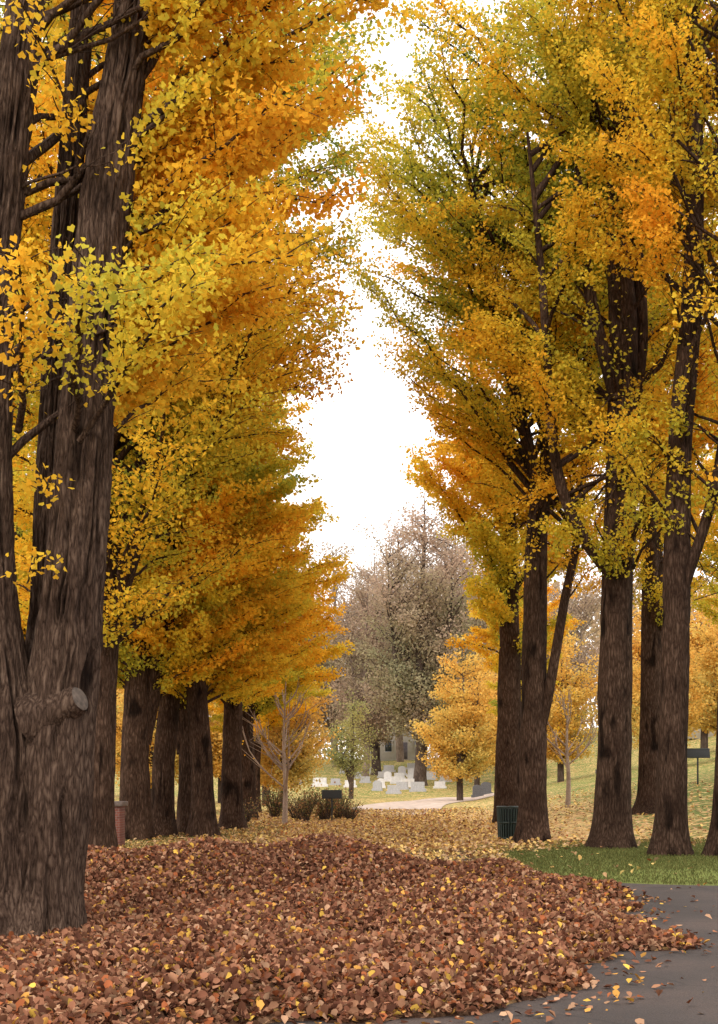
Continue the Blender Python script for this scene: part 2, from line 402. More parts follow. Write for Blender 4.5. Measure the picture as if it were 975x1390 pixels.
# ---- second left tree
mB = tree_meshes(7, [[(0, 0, -.15, .30), (.02, 0, 2, .27), (.1, 0, 5, .25), (.0, 0, 9, .2), (.2, 0, 14, .13), (.2, 0, 20, .03)],
                     [(.0, .1, 4, .14), (.9, .1, 7, .12), (1.4, .2, 11, .1), (1.8, .3, 16, .03)]],
                 [(4.6, 2.4), (6.7, 3.2), (8.3, 4.0), (9.5, 5.1), (11, 5.8), (13, 6.1), (15, 6.0), (17, 5.4), (19.5, 3.5), (21, 1)], 240, 205000, .09, jit=.085,
                 bias=.36, gfun=lambda P: .20 * sstep(11, 17, P[:, 2]) - .08 * sstep(9, 5, P[:, 2]), inner=.5, e_rng=(10, 42),
                 xhi=([5, 8.3, 9.5, 11, 12.7, 15, 17, 19], [3.0, 3.4, 4.3, 4.65, 4.9, 5.05, 4.9, 4.4]))
tB = place_tree('ginkgo_tree', mB, -5.08, 26, "tall ginkgo with dark slim trunk and golden green leaves", group=GR)
# ---- left row farther
profC = [(4.4, 2.6), (6, 3.6), (8, 3.8), (10, 3.3), (12, 2.5), (15, 2.0), (17.5, .6)]
mC1 = tree_meshes(12, [[(0, 0, -.15, .42), (0, 0, 2, .37), (.1, 0, 5, .3), (.2, 0, 10, .2), (.2, 0, 17, .03)], [(.15, .1, 2.5, .25), (.6, .1, 5, .2), (1, 0, 9, .1), (1.2, 0, 13, .03)]],
                  profC, 115, 74000, .11, jit=.075, bias=.34, e_rng=(12, 42), inner=.5, gfun=lambda P: .16 * sstep(7, 12, P[:, 2]))
mC2 = tree_meshes(19, [[(0, 0, -.15, .36), (.05, 0, 2, .31), (.3, 0, 5, .26), (.5, 0, 10, .18), (.4, 0, 16.5, .03)]],
                  profC, 115, 74000, .11, jit=.075, bias=.32, e_rng=(12, 42), inner=.5, gfun=lambda P: .20 * sstep(8, 12, P[:, 2]))
c1 = place_tree('ginkgo_tree', mC1, -5.75, 34, "sturdy ginkgo with two stems and orange-gold leaves", group=GR)
c2 = place_tree('ginkgo_tree', mC2, -5.35, 36, "slightly leaning ginkgo with golden leaves on layered boughs", group=GR)
copy_tree(c1, -4.75, 37.5, "sturdy ginkgo with two stems and orange-gold leaves", rot=2.5, s=.93)
copy_tree(c2, -4.18, 35.6, "slightly leaning ginkgo with golden leaves on layered boughs", rot=3.9, s=.97)
copy_tree(c2, -3.95, 41, "slightly leaning ginkgo with golden leaves on layered boughs", rot=1.4, s=1.0)
copy_tree(c1, -4.3, 50, "sturdy ginkgo with two stems and orange-gold leaves", rot=4.4, s=1.0)
copy_tree(c2, -4.6, 58, "slightly leaning ginkgo with golden leaves on layered boughs", rot=5.2, s=.85)
copy_tree(c1, -10.5, 40, "sturdy ginkgo with two stems and orange-gold leaves", rot=.7, s=1.0)

# ---- right row
def kfun(pts, w, ztop, p=.12):
    z = [q[0] for q in pts]; xx = [q[1] for q in pts]
    return lambda P: np.where((P[:, 1] < .1) & (np.abs(P[:, 0] - np.interp(P[:, 2], z, xx)) < w) & (P[:, 2] < ztop), p + (1 - p) * (vn(P[:, 0] * 2 + 9, P[:, 2] * .8) > .75), 1.)
mR2 = tree_meshes(31, [[(0, 0, -.15, .38), (.0, 0, 1.5, .33), (.03, 0, 4, .31), (.1, 0, 7.5, .25), (.45, 0, 10, .19), (.5, 0, 15, .12), (.4, 0, 20, .03)],
                       [(.1, -.1, 2.4, .12), (.35, -.2, 3.6, .125), (.7, -.3, 5.7, .11), (1.1, -.3, 8, .09), (1.4, -.2, 13, .05)],
                       [(.2, -.1, 8.2, .16), (-.3, -.4, 10, .14), (-1.1, -.8, 13, .10), (-1.6, -.9, 16.5, .03)]],
                  [(6.2, 1.4), (8, 1.9), (10, 2.8), (11.5, 3.7), (13, 4.5), (15, 5.0), (16.8, 5.0), (18.5, 4.4), (19.8, 3.2), (21, .8)], 180, 165000, .09, jit=.085, bias=.47, e_rng=(18, 52),
                  gfun=lambda P: -.20 * sstep(12, 7, P[:, 2]) , keep=kfun([(6, .1), (8, 0), (10, -.1), (13, -.9), (16, -1.4)], .5, 15, .08), inner=.5,
                  xlo=([6, 10.4, 11.5, 13.2, 15, 16.8, 18.5, 20], [-1.4, -2.5, -3.0, -3.65, -4.0, -3.95, -3.6, -2.6]))
place_tree('ginkgo_tree', mR2, 4.2, 32, "forked ginkgo with green and gold leaves beside a litter bin", group=GR)
mR3 = tree_meshes(37, [[(0, 0, -.15, .45), (.0, 0, 1.2, .38), (.08, 0, 5.5, .34), (.2, 0, 10.3, .30), (.1, 0, 13.4, .24), (.2, 0, 18, .12), (.2, 0, 22, .03)],
                       [(.1, -.1, 5.6, .12), (-.7, -.3, 6.6, .12), (-1.3, -.4, 8.2, .11), (-1.6, -.5, 12, .08), (-1.9, -.5, 15, .03)],
                       [(.2, .1, 8, .2), (.6, .2, 11, .16), (.4, .2, 15, .1), (.6, .2, 19, .03)],
                       [(.0, -.2, 9.5, .15), (-.6, -.3, 12, .12), (-.8, -.3, 15, .08), (-.5, -.2, 18, .03)]],
                  [(6.4, 1.8), (8, 2.3), (10, 3.0), (14, 3.5), (18, 3.5), (20.5, 2.2), (22, .8)], 125, 120000, .085, jit=.085, bias=.38, e_rng=(18, 52),
                  gfun=lambda P: -.16 * sstep(11, 7, P[:, 2]) - .10 * sstep(0, 3, P[:, 0]), keep=kfun([(5, 0), (10, .2), (13, .1), (18, .2)], .8, 19, .05))
r3 = place_tree('ginkgo_tree', mR3, 5.42, 28.2, "massive straight ginkgo trunk with furrowed bark and golden leaves", group=GR)
mR5 = tree_meshes(41, [[(0, 0, -.15, .34), (.03, 0, 1.2, .29), (.12, 0, 4, .27), (.2, 0, 8, .23), (.45, 0, 11, .19), (.5, 0, 15, .12), (.4, 0, 20, .03)],
                       [(.2, -.1, 5, .11), (.9, -.2, 7.5, .10), (1.2, -.2, 11, .08), (1.4, 0, 15, .03)]],
                  [(6.4, 1.3), (8, 2.0), (10, 2.4), (13, 2.8), (17, 2.8), (19.5, 1.8), (20.5, .8)], 85, 62000, .085, bias=.34, e_rng=(20, 55),
                  keep=kfun([(5, .15), (8, .2), (11, .45), (16, .5)], .8, 18, .05))
r5 = place_tree('ginkgo_tree', mR5, 6.0, 25.6, "slender ginkgo on mown grass with orange-gold leaves", group=GR)
copy_tree(r5, 7.02, 25.2, "slender ginkgo on mown grass with orange-gold leaves", rot=-.6, s=1.03)
mR1 = tree_meshes(47, [[(0, 0, -.15, .48), (.0, 0, 2, .42), (.05, 0, 6, .34), (0, 0, 10, .25), (.1, 0, 18, .03)]],
                  [(5.5, 1.4), (8, 2.3), (10, 2.9), (12, 3.4), (14, 2.9), (17, 2), (19, .6)], 90, 58000, .12, bias=.38, e_rng=(15, 50))
r1 = place_tree('ginkgo_tree', mR1, 4.95, 44, "broad ginkgo with dark trunk and thinning gold leaves", group=GR)
copy_tree(r3, 8.6, 39, "massive straight ginkgo trunk with furrowed bark and golden leaves", rot=1.1, s=.95)
copy_tree(r1, 7.3, 61, "broad ginkgo with dark trunk and thinning gold leaves", rot=2.0, s=.72)
copy_tree(r1, 13.5, 47, "broad ginkgo with dark trunk and thinning gold leaves", rot=4.0, s=.9)
exR = [((-.2, 0, 6.0), (-2.9, -.6, 5.3), (.6, .6)), ((-.2, 0, 5.0), (-2.6, .6, 4.3), (.4, 0)), ((-.2, 0, 7.0), (-3.3, -.4, 7.4), (.7, .7)),
       ((-.2, 0, 4.6), (-2.9, .2, 4.6), (.35, 0)), ((-.2, 0, 4.2), (-3.1, .5, 3.9), (.35, 0)), ((-.2, 0, 5.6), (-2.4, .5, 6.9), (.4, 0)), ((-.2, 0, 6.0), (-2.7, .2, 8.2), (.5, 0))]
mR0 = tree_meshes(53, [[(0, 0, -.15, .42), (0, 0, 2, .36), (.1, 0, 6, .3), (.0, 0, 10, .2), (.1, 0, 15, .03)]],
                  [(6.0, 1.8), (7, 2.6), (9, 3.1), (12, 3.3), (14, 2), (15.5, .8)], 42, 18000, .07, bias=.24, e_rng=(20, 55), kind='fan', jit=.07, extra=exR, up=.18)
place_tree('ginkgo_tree', mR0, 7.4, 16.5, "ginkgo with long arching boughs of yellow leaves", group=GR)

# ---------------------------------------------------------------- distant trees
PINK = np.array([[.54, .38, .28], [.50, .38, .28], [.47, .38, .24], [.40, .37, .22], [.33, .33, .19]])  # far palettes: haze mixed into the leaf colours, paler and less saturated
GOLDP = np.array([[.80, .46, .11], [.84, .54, .13], [.76, .57, .16], [.54, .50, .16], [.34, .37, .14]])
GREENP = np.array([[.50, .42, .15], [.42, .40, .15], [.34, .35, .14], [.27, .30, .13], [.20, .24, .11]])
mF1 = tree_meshes(61, [[(0, 0, -.2, .6), (.2, 0, 6, .5), (0, 0, 14, .35), (.4, 0, 22, .15), (.4, 0, 27, .03)], [(0, 0, 5, .3), (1.8, 0, 10, .25), (2.8, 0, 16, .15), (3, 0, 22, .04)], [(0, 0, 4, .3), (-1.8, .5, 9, .25), (-2.6, 0, 15, .15), (-3, 0, 21, .04)]],
                  [(4, 3), (9, 5.2), (14, 5.8), (19, 5.4), (24, 3.8), (27, 1.5)], 230, 34000, .24, jit=.32, bias=.55, palette=PINK, bark=BARKFAR, twm=2.2, nring=16, ringd=.6, amp=0,
                  gfun=lambda P: -.45 * sstep(12, 22, P[:, 2]), e_rng=(20, 50))
f1 = place_tree('deciduous_tree', mF1, 5.6, 122, "large half-bare tree with dull green and rusty leaves", group="distant cemetery trees")
copy_tree(f1, 1.8, 138, "large half-bare tree with dull green and rusty leaves", rot=2.2, s=.85)
copy_tree(f1, 10.5, 142, "large half-bare tree with dull green and rusty leaves", rot=4.2, s=.95)
mF2 = tree_meshes(67, [[(0, 0, -.2, .35), (.2, 0, 4, .3), (0, 0, 12, .2), (.3, 0, 20, .04)], [(0, 0, 3, .2), (1.2, 0, 8, .15), (2, 0, 15, .04)], [(0, 0, 4, .2), (-1, 0.4, 9, .15), (-1.8, 0, 16, .04)]],
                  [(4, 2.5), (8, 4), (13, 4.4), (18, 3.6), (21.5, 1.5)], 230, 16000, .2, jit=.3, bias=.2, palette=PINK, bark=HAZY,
                  twm=2.6, nring=14, ringd=.6, amp=0, e_rng=(25, 55))
f2 = place_tree('bare_tree', mF2, 0.6, 130, "nearly bare tree with pinkish grey twigs", group="distant cemetery trees")
for x, y, r, s in [(9, 140, 1, 1.2), (13, 150, 2, 1.2), (-2.6, 150, 3, 1.2), (5, 160, 4, 1.35), (-7, 150, 5, 1.15), (18, 135, .5, 1.0), (24, 150, 2.6, 1.1), (-14, 140, 1.9, 1.1)]:
    copy_tree(f2, x, y, "nearly bare tree with pinkish grey twigs", rot=r, s=s)
mG = tree_meshes(71, [[(0, 0, -.2, .22), (0, 0, 3, .18), (.2, 0, 6, .1), (.2, 0, 10, .03)], [(0, 0, 2, .12), (.9, 0, 4.5, .1), (1.2, 0, 7.5, .03)]],
                 [(1.6, 1.8), (3, 2.6), (5.5, 2.8), (8, 2.0), (10.4, .5)], 110, 18000, .17, jit=.2, bias=.28, palette=GOLDP, bark=BARKFAR, nring=14, ringd=.5, amp=0, e_rng=(15, 50))
g1 = place_tree('maple_tree', mG, 6.4, 84, "small rounded tree full of orange-yellow leaves", group="yellow trees on the slope")
for x, y, r, s in [(-5.2, 74, 1, 1.0), (-8.5, 82, 2, 1.15), (-13, 78, 3, 1.2), (-18, 92, 4, 1.3), (-3.4, 60, .4, .78), (-9, 58, .4, .9), (-16, 62, 5.1, 1.1), (-23, 85, 2.2, 1.3),
                   (14, 92, 1, 1.1), (19, 86, 2, 1.15), (25, 96, 3, 1.3), (31, 100, 5, 1.3), (20, 72, 5, 1.0), (12.5, 110, .7, 1.2), (37, 110, 2, 1.4), (10.5, 118, 2, 1.2), (16, 70, 4.2, .8)]:
    copy_tree(g1, x, y, "small rounded tree full of orange-yellow leaves", rot=r, s=s)
mH = tree_meshes(73, [[(0, 0, -.2, .3), (.1, 0, 3, .25), (.2, 0, 7, .15), (.2, 0, 12, .03)], [(0, 0, 1.5, .15), (-.9, 0, 4.5, .12), (-1.2, 0, 8, .03)]],
                 [(3, 2), (5, 3), (8, 2.8), (10, 2.0), (12.4, .5)], 80, 6000, .2, jit=.35, bias=.3, palette=GREENP, bark=BARKFAR, nring=14, ringd=.5, amp=0)
h1 = place_tree('broadleaf_tree', mH, -.6, 98, "small dull green tree beside the path", group="green trees by the path", s=.65)

# far woodland as one mass
n = 90000
wx = R.uniform(-110, 150, n); wy = R.uniform(185, 215, n)
top = 15 + 8 * vn(wx * .11 + 50, wy * .02 + 8) + 4 * vn(wx * .4 + 9, wy * .05)
wz = R.random(n) ** .8 * top + .3
Pw = np.stack([wx, wy, terrain(wx, wy) + wz], 1)
V, F, k = leaves_geo(Pw, R.normal(size=(n, 3)), R.normal(size=(n, 3)), R.uniform(.5, 1.0, n), R.uniform(0, .3, n), 'quad')
tn = vn(wx * .12 + 7, wy * .1 + 3)[:, None]
cw = np.array([.42, .33, .27]) * (1 - tn) + np.array([.60, .43, .20]) * tn  # pale tones carry the haze, no volume in the scene
o = obj('far_woodland', mesh_np('far_woodland', V, F, LEAF, cw * R.uniform(.7, 1.2, n)[:, None])); tag(o, "band of autumn woodland in haze-tinted colours beyond the cemetery", "woodland"); o["kind"] = "stuff"

# ---------------------------------------------------------------- saplings
def sapling(seed, H, nb, leafn, mat):
    g = np.random.default_rng(seed); b = Buf()
    K = np.array([(0, 0, -.1, .10), (.03, 0, H * .25, .075), (-.03, .02, H * .55, .05), (.05, 0, H, .012)]); D = catmull(K, .15)
    tube(b, D[:, :3], D[:, 3], 10); pts = []
    for i in range(nb):
        z = H * g.uniform(.22, .85); p = D[np.argmin(abs(D[:, 2] - z)), :3]; az = i * 2.4 + g.normal() * .3
        L = (H - z) * .6 * g.uniform(.7, 1.1) + .3; t = np.linspace(0, 1, 6)[:, None]
        d = np.array([cos(az) * .6, sin(az) * .6, .85]); P = p + d * L * t + np.array([cos(az), sin(az), 0]) * .15 * L * np.sin(t * pi)
        tube(b, P, np.linspace(.033, .010, 6), 5); pts.append(P[2:])
        for q in range(5):
            s = P[g.integers(1, 5)]; v = d + g.normal(size=3) * .5; e = s + v * L * .3
            tube(b, np.array([s, (s + e) / 2, e]), [.015, .011, .007], 3); pts.append(np.array([e]))
    me = b.mesh('trunk', mat)
    pts = np.concatenate(pts); P = pts[g.integers(len(pts), size=leafn)] + g.normal(size=(leafn, 3)) * .12
    V, F, k = leaves_geo(P, g.normal(size=(leafn, 3)), g.normal(size=(leafn, 3)), g.uniform(.06, .1, leafn), g.uniform(0, .3, leafn), 'quad')
    return me, mesh_np('crown', V, F, LEAF, pal(g.uniform(.1, .4, leafn)))
s1 = place_tree('young_tree', sapling(5, 5.0, 20, 40, BARKPALE), -2.5, 44.5, "bare pale young tree with upswept twigs", group="young bare trees")
place_tree('young_tree', sapling(8, 4.3, 13, 260, BARKPALE), 7.4, 47, "slim young tree with a few yellow leaves", group="young bare trees")

# ---------------------------------------------------------------- shrubs
def shrub(seed, H, W, nl, pl):
    g = np.random.default_rng(seed); b = Buf(); ends = []
    for i in range(60):
        az = g.random() * 6.28; r = W * g.random() ** .6; tip = np.array([cos(az) * r, sin(az) * r, H * g.uniform(.5, 1)])
        s = np.array([cos(az), sin(az), 0]) * r * .2; c = (s + tip) / 2 + [0, 0, .25 * H]
        t = np.linspace(0, 1, 6)[:, None]; P = (1 - t) ** 2 * s + 2 * t * (1 - t) * c + t ** 2 * tip
        tube(b, P, np.linspace(.014, .006, 6), 4); ends.append(P[1:])
    ends = np.concatenate(ends); P = ends[g.integers(len(ends), size=nl)] + g.normal(size=(nl, 3)) * .09
    V, F, k = leaves_geo(P, g.normal(size=(nl, 3)), g.normal(size=(nl, 3)), g.uniform(.05, .1, nl), g.uniform(0, .3, nl), 'quad')
    return b.mesh('branch', BARKFAR), mesh_np('foliage', V, F, LEAF, pal(g.random(nl), pl) * .85)
SP = np.array([[.48, .24, .11], [.42, .24, .11], [.30, .22, .09], [.20, .20, .08], [.14, .17, .07]])
ms = [shrub(1, 1.25, .75, 900, SP), shrub(2, 1.0, .8, 250, SP)]
for i, (x, y, k, s) in enumerate([(-1.95, 47.5, 0, .9), (-1.25, 48.2, 0, 1.0), (-.35, 48.5, 1, .8), (-4.0, 46, 1, .9), (-3.3, 52, 0, 1.0), (-2.3, 49.5, 1, .9), (-.75, 50, 0, .85)]):
    e = bpy.data.objects.new('garden_shrub', None); e.location = (x, y, float(terrain(x, y)) - .02); e.scale = (s, s, s); e.rotation_euler = (0, 0, i * 1.3); link(e)
    tag(e, "leafy brown-green shrub on the verge" if k == 0 else "twiggy nearly leafless shrub on the verge", "shrub", "shrubs by the path")
    obj('branch', ms[k][0], parent=e); obj('foliage', ms[k][1], parent=e)

# ---------------------------------------------------------------- boxes
def boxes(name, bl, mat, bevel=0):
    V = []; F = []
    for (cx, cy, cz, sx, sy, sz) in bl:
        n = len(V)
        for dz in (-.5, .5):
            for dx, dy in ((-.5, -.5), (.5, -.5), (.5, .5), (-.5, .5)): V.append((cx + dx * sx, cy + dy * sy, cz + dz * sz))
        F += [(n, n + 3, n + 2, n + 1), (n + 4, n + 5, n + 6, n + 7), (n, n + 1, n + 5, n + 4), (n + 1, n + 2, n + 6, n + 5), (n + 2, n + 3, n + 7, n + 6), (n + 3, n, n + 4, n + 7)]
    return mesh_np(name, V, F, mat)
def bev(o, w=.01, s=2):
    m = o.modifiers.new('bevel', 'BEVEL'); m.width = w; m.segments = s; return o
def empty(name, x, y, z=None, rot=0):
    e = bpy.data.objects.new(name, None); e.location = (x, y, float(terrain(x, y)) if z is None else z); e.rotation_euler = (0, 0, rot); return link(e)

# litter bin
GREEN = simple('dark_green_paint', (.005, .016, .012), .5, 30, .3)
BLACK = simple('black_paint', (.012, .013, .012), .6, 30, .3)
e = empty('litter_bin', 3.75, 33.2); tag(e, "dark green slatted metal litter bin beside a tree", "litter bin")
b = Buf()
for i in range(26):
    a = i * 2 * pi / 26; c, s = cos(a), sin(a)
    tube(b, np.array([(c * .25, s * .25, .06), (c * .265, s * .265, .45), (c * .285, s * .285, .82)]), [.024, .024, .024], 4)
v, f = b.get(); obj('slatted_side', mesh_np('slatted_side', v, f, GREEN), parent=e)
for z, r in ((.06, .255), (.45, .272), (.83, .292)):
    b = Buf()
    t = np.linspace(0, 2 * pi, 41); tube(b, np.stack([np.cos(t) * r, np.sin(t) * r, 0 * t + z], 1), np.full(41, .024), 8)
    v, f = b.get(); obj('rim', mesh_np('rim', v, f, GREEN, smooth=True), parent=e)
b = Buf(); tube(b, np.array([(0, 0, .03), (0, 0, .031), (0, 0, .8), (0, 0, .78), (0, 0, .2)]), [.01, .22, .235, .225, .2], 28)
v, f = b.get(); obj('liner', mesh_np('liner', v, f, BLACK, smooth=False), parent=e)

# signs
def sign(x, y, h, w, ph, label):
    e = empty('information_sign', x, y); tag(e, label, "sign", "small notice signs")
    o = obj('post', boxes('post', [(0, 0, h / 2 - .1, .05, .05, h + .1)], BLACK), parent=e); bev(o, .008)
    o = obj('panel', boxes('panel', [(0, -.045, 0, w, .03, ph)], BLACK), parent=e, loc=(0, 0, h - ph / 2), rot=(radians(-14), 0, 0)); bev(o, .012)
    o = obj('frame', boxes('frame', [(0, -.064, ph / 2 - .02, w - .03, .006, .02)], simple('sign_edge', (.05, .055, .05), .5)), parent=e, loc=(0, 0, h - ph / 2), rot=(radians(-14), 0, 0))
sign(-.95, 46.5, 1.15, .70, .32, "small dark notice panel on a thin post by shrubs")
sign(11.5, 45, 1.25, .80, .34, "small dark notice panel on a thin post on grass")

# brick pier
def brick_mat():
    m, nt, out = newmat('red_brick'); L = nt.links.new
    tc = N(nt, 'ShaderNodeTexCoord'); mp = N(nt, 'ShaderNodeMapping'); mp.inputs['Rotation'].default_value = (radians(90), 0, 0)
    L(tc.outputs['Object'], mp.inputs[0])
    br = N(nt, 'ShaderNodeTexBrick'); br.inputs['Scale'].default_value = 4.5
    br.inputs['Color1'].default_value = (.17, .05, .034, 1); br.inputs['Color2'].default_value = (.11, .034, .025, 1); br.inputs['Mortar'].default_value = (.17, .13, .11, 1)
    L(mp.outputs[0], br.inputs[0])
    b = N(nt, 'ShaderNodeBsdfPrincipled'); b.inputs['Roughness'].default_value = .9
    L(br.outputs[0], b.inputs['Base Color']); L(b.outputs[0], out.inputs[0]); return m
e = empty('brick_pier', -5.66, 30); tag(e, "low red brick pier with a stone cap", "brick pier")
bev(obj('shaft', boxes('shaft', [(0, 0, .45, .62, .62, 1.0)], brick_mat()), parent=e), .01)
bev(obj('cap', boxes('cap', [(0, 0, 1.00, .74, .74, .11)], simple('dark_cap', (.12, .09, .08))), parent=e), .02)

# headstones
WH = simple('white_marble', (.62, .60, .60), .7, 6, .12); GY = simple('grey_granite', (.38, .37, .38), .7, 10, .2); DK = simple('dark_granite', (.09, .09, .095), .6, 10, .25)
def stone_mesh(kind, mat, w, h, d=.25):
    if kind == 'round':
        a = np.linspace(0, pi, 13); prof = [(w / 2, .18)] + [(w / 2 * cos(t), h - w * .3 + w * .3 * sin(t)) for t in a] + [(-w / 2, .18)]
    elif kind == 'square':
        prof = [(w / 2, .18), (w / 2, h), (-w / 2, h), (-w / 2, .18)]
    else:
        prof = [(w / 2, .18), (w / 2, h * .8), (w * .2, h), (-w * .2, h), (-w / 2, h * .8), (-w / 2, .18)]
    import bmesh
    bm = bmesh.new()
    for polys, dd in ((prof, d), ([(w * .62, -.1), (w * .62, .2), (-w * .62, .2), (-w * .62, -.1)], d * 1.6)):
        fr = [bm.verts.new((x, -dd / 2, z)) for x, z in polys]; bk = [bm.verts.new((x, dd / 2, z)) for x, z in polys]
        bm.faces.new(fr); bm.faces.new(bk[::-1])
        for i in range(len(fr)):
            j = (i + 1) % len(fr); bm.faces.new((fr[j], fr[i], bk[i], bk[j]))
    bmesh.ops.recalc_face_normals(bm, faces=bm.faces)
    me = bpy.data.meshes.new('headstone'); bm.to_mesh(me); bm.free(); me.materials.append(mat); return me
HS = [(stone_mesh('square', WH, 1.1, .72), "wide white marble headstone on grass"), (stone_mesh('round', WH, .65, .85), "rounded white headstone on grass"),
      (stone_mesh('square', GY, 1.0, .7), "grey granite block headstone on grass"), (stone_mesh('peak', GY, .8, .95), "grey headstone with a shaped top"), (stone_mesh('round', DK, .8, 1.0), "dark granite headstone with rounded top")]
stones = [(-3.6, 122, 0), (-2.2, 124, 2), (-.8, 121, 0), (.6, 127, 2), (2.0, 120, 1), (2.4, 134, 0), (3.6, 126, 0), (4.4, 136, 1), (5.2, 128, 0), (5.9, 124, 1), (6.9, 130, 0), (8.3, 127, 0),
          (9.2, 138, 2), (3.2, 142, 0), (5.8, 145, 0), (7.8, 147, 1), (-1.5, 140, 2), (1.6, 116, 3), (3.8, 117, 2), (7.2, 118, 0), (-6, 125, 2),
          (0, 133, 2), (1.5, 139, 0), (6.6, 138, 0), (4.4, 120, 0), (5.0, 113, 2), (2.9, 111, 2), (10, 130, 0), (4.0, 131, 0), (2.8, 129, 1), (5.6, 134, 0),
          (8.4, 94, 4), (9.3, 97, 4), (18, 98, 4), (12.5, 96, 2)]
for i, (x, y, k) in enumerate(stones):
    o = obj('headstone', HS[k][0], (x, y, float(terrain(x, y)))); o.rotation_euler = (radians(R.uniform(-2, 2)), 0, radians(R.uniform(-12, 12)))
    sc = R.uniform(.85, 1.2); o.scale = (sc, sc, sc); tag(o, HS[k][1], "headstone", "headstones in the cemetery")

# pale house behind trees
PALE = simple('pale_render', (.55, .52, .50), .9, 3, .08); SLATE = simple('slate_roof', (.14, .12, .13), .8, 6, .25); GLASS = simple('dark_glass', (.05, .06, .07), .2, 3, .2)
def house(x, y, w, d, h, label):
    e = empty('cemetery_house', x, y); tag(e, label, "house")
    obj('wall', boxes('wall', [(0, 0, h / 2 - .3, w, d, h + .6)], PALE), parent=e)
    V = [(-w / 2 - .4, -d / 2 - .4, h), (w / 2 + .4, -d / 2 - .4, h), (w / 2 + .4, d / 2 + .4, h), (-w / 2 - .4, d / 2 + .4, h), (-w / 2 + 1, 0, h + 2.2), (w / 2 - 1, 0, h + 2.2)]
    me = bpy.data.meshes.new('roof'); me.from_pydata(V, [], [(0, 1, 5, 4), (2, 3, 4, 5), (1, 2, 5), (3, 0, 4), (3, 2, 1, 0)]); me.materials.append(SLATE); obj('roof', me, parent=e)
    k = int(w // 1.7)
    for r in range(2):
        for i in range(k):
            cx = -w / 2 + w * (i + .5) / k
            if r == 0 and i == k // 2: continue
            wi = obj('window', boxes('window', [(0, 0, 0, .8, .06, 1.3)], GLASS), (cx, -d / 2 - .02, 1.6 + r * 2.7), e)
            obj('frame', boxes('frame', [(0, -.05, .7, 1.0, .08, .1), (0, -.05, -.7, 1.0, .08, .1), (-.45, -.05, 0, .1, .08, 1.3), (.45, -.05, 0, .1, .08, 1.3)], WH), parent=wi)
    obj('door', boxes('door', [(0, 0, 1.05, 1.0, .08, 2.1)], SLATE), (-w / 2 + w * (k // 2 + .5) / k, -d / 2 - .03, 0), e)
house(4.6, 168, 7.5, 6, 5.6, "pale two-storey house behind the trees")
house(34, 128, 12, 7, 5.6, "wide pale two-storey house behind the trees")

# ---------------------------------------------------------------- setting
gx = np.unique(np.concatenate([np.linspace(-400, -40, 25), np.linspace(-40, 60, 160), np.linspace(60, 500, 30)]))
gy = np.unique(np.concatenate([np.linspace(-60, 0, 10), np.linspace(0, 60, 120), np.linspace(60, 220, 110), np.linspace(220, 1500, 30)]))
GX, GY_ = np.meshgrid(gx, gy, indexing='ij'); GZ = terrain(GX, GY_)
V = np.stack([GX, GY_, GZ], -1).reshape(-1, 3); ny = len(gy)
i = np.arange(len(gx) - 1)[:, None] * ny; j = np.arange(ny - 1)[None]
F = np.stack([i + j, i + ny + j, i + ny + j + 1, i + j + 1], -1).reshape(-1, 4)
gme = mesh_np('ground', V, F, ground_material(), smooth=True)
x, y = V[:, 0], V[:, 1]
cov = .50 + .55 * np.exp(-((x - .5) / 4.2) ** 2) * sstep(62, 45, y) + .30 * sstep(9, 5, x) * sstep(28, 34, y) * sstep(60, 50, y)
cov -= 1.3 * sstep(2.8, 3.4, x) * sstep(30, 27.5, y) * sstep(18, 20, y)
cov -= .28 * sstep(7, 12, x)
cov = np.where(y > 100, .35, cov); cov = np.clip(cov, -.6, 1.3)
a = gme.attributes.new('cover', 'FLOAT', 'POINT'); a.data.foreach_set('value', cov.astype(np.float32))
o = obj('ground', gme); tag(o, "leaf-strewn grass rising gently beyond the avenue", "ground"); o["kind"] = "structure"

def strip_poly(name, pts, z, mat):
    me = bpy.data.meshes.new(name); me.from_pydata([(p[0], p[1], z) for p in pts], [], [tuple(range(len(pts)))]); me.materials.append(mat); return me
lawn_edge = catmull(np.array([(2.3, 28.5, 0), (2.45, 26, 0), (2.7, 23.5, 0), (3.0, 21.6, 0), (3.6, 20.3, 0), (4.8, 19.6, 0), (7, 19.3, 0), (12, 19.2, 0), (30, 19, 0)]), .4)
pts = [(-3.5, -12), (30, -12)] + [(p[0], p[1]) for p in lawn_edge[::-1]] + [(-2.6, 28.5)]
o = obj('road', strip_poly('road', pts, .006, asphalt_material())); tag(o, "worn grey asphalt drive edged with fallen leaves", "road"); o["kind"] = "structure"
ctr = catmull(np.array([(1.2, 50, 0), (1.6, 62, 0), (2.6, 74, 0), (4.6, 84, 0), (7.0, 90, 0), (9, 97, 0)]), 1.)
T = unit(np.gradient(ctr[:, :2], axis=0)); Nn = np.stack([T[:, 1], -T[:, 0]], 1); wd = np.interp(np.arange(len(ctr)), [0, 12, len(ctr)], [.4, 2.2, 2.8])[:, None]
cols = np.linspace(-1, 1, 7); VV = np.concatenate([np.stack([ctr[:, 0] + c * (Nn * wd)[:, 0], ctr[:, 1] + c * (Nn * wd)[:, 1]], 1)[:, None] for c in cols], 1)
zz = terrain(VV[..., 0], VV[..., 1]) + .03; VV = np.concatenate([VV, zz[..., None]], -1); m = len(ctr)
i = np.arange(m - 1)[:, None] * 7; j = np.arange(6)[None]; F = np.stack([i + j, i + j + 1, i + 8 + j, i + 7 + j], -1).reshape(-1, 4)
o = obj('path', mesh_np('path', VV.reshape(-1, 3), F, simple('pale_gravel', (.46, .36, .29), .9, 2, .35))); tag(o, "pale sandy gravel path curving away", "path"); o["kind"] = "structure"

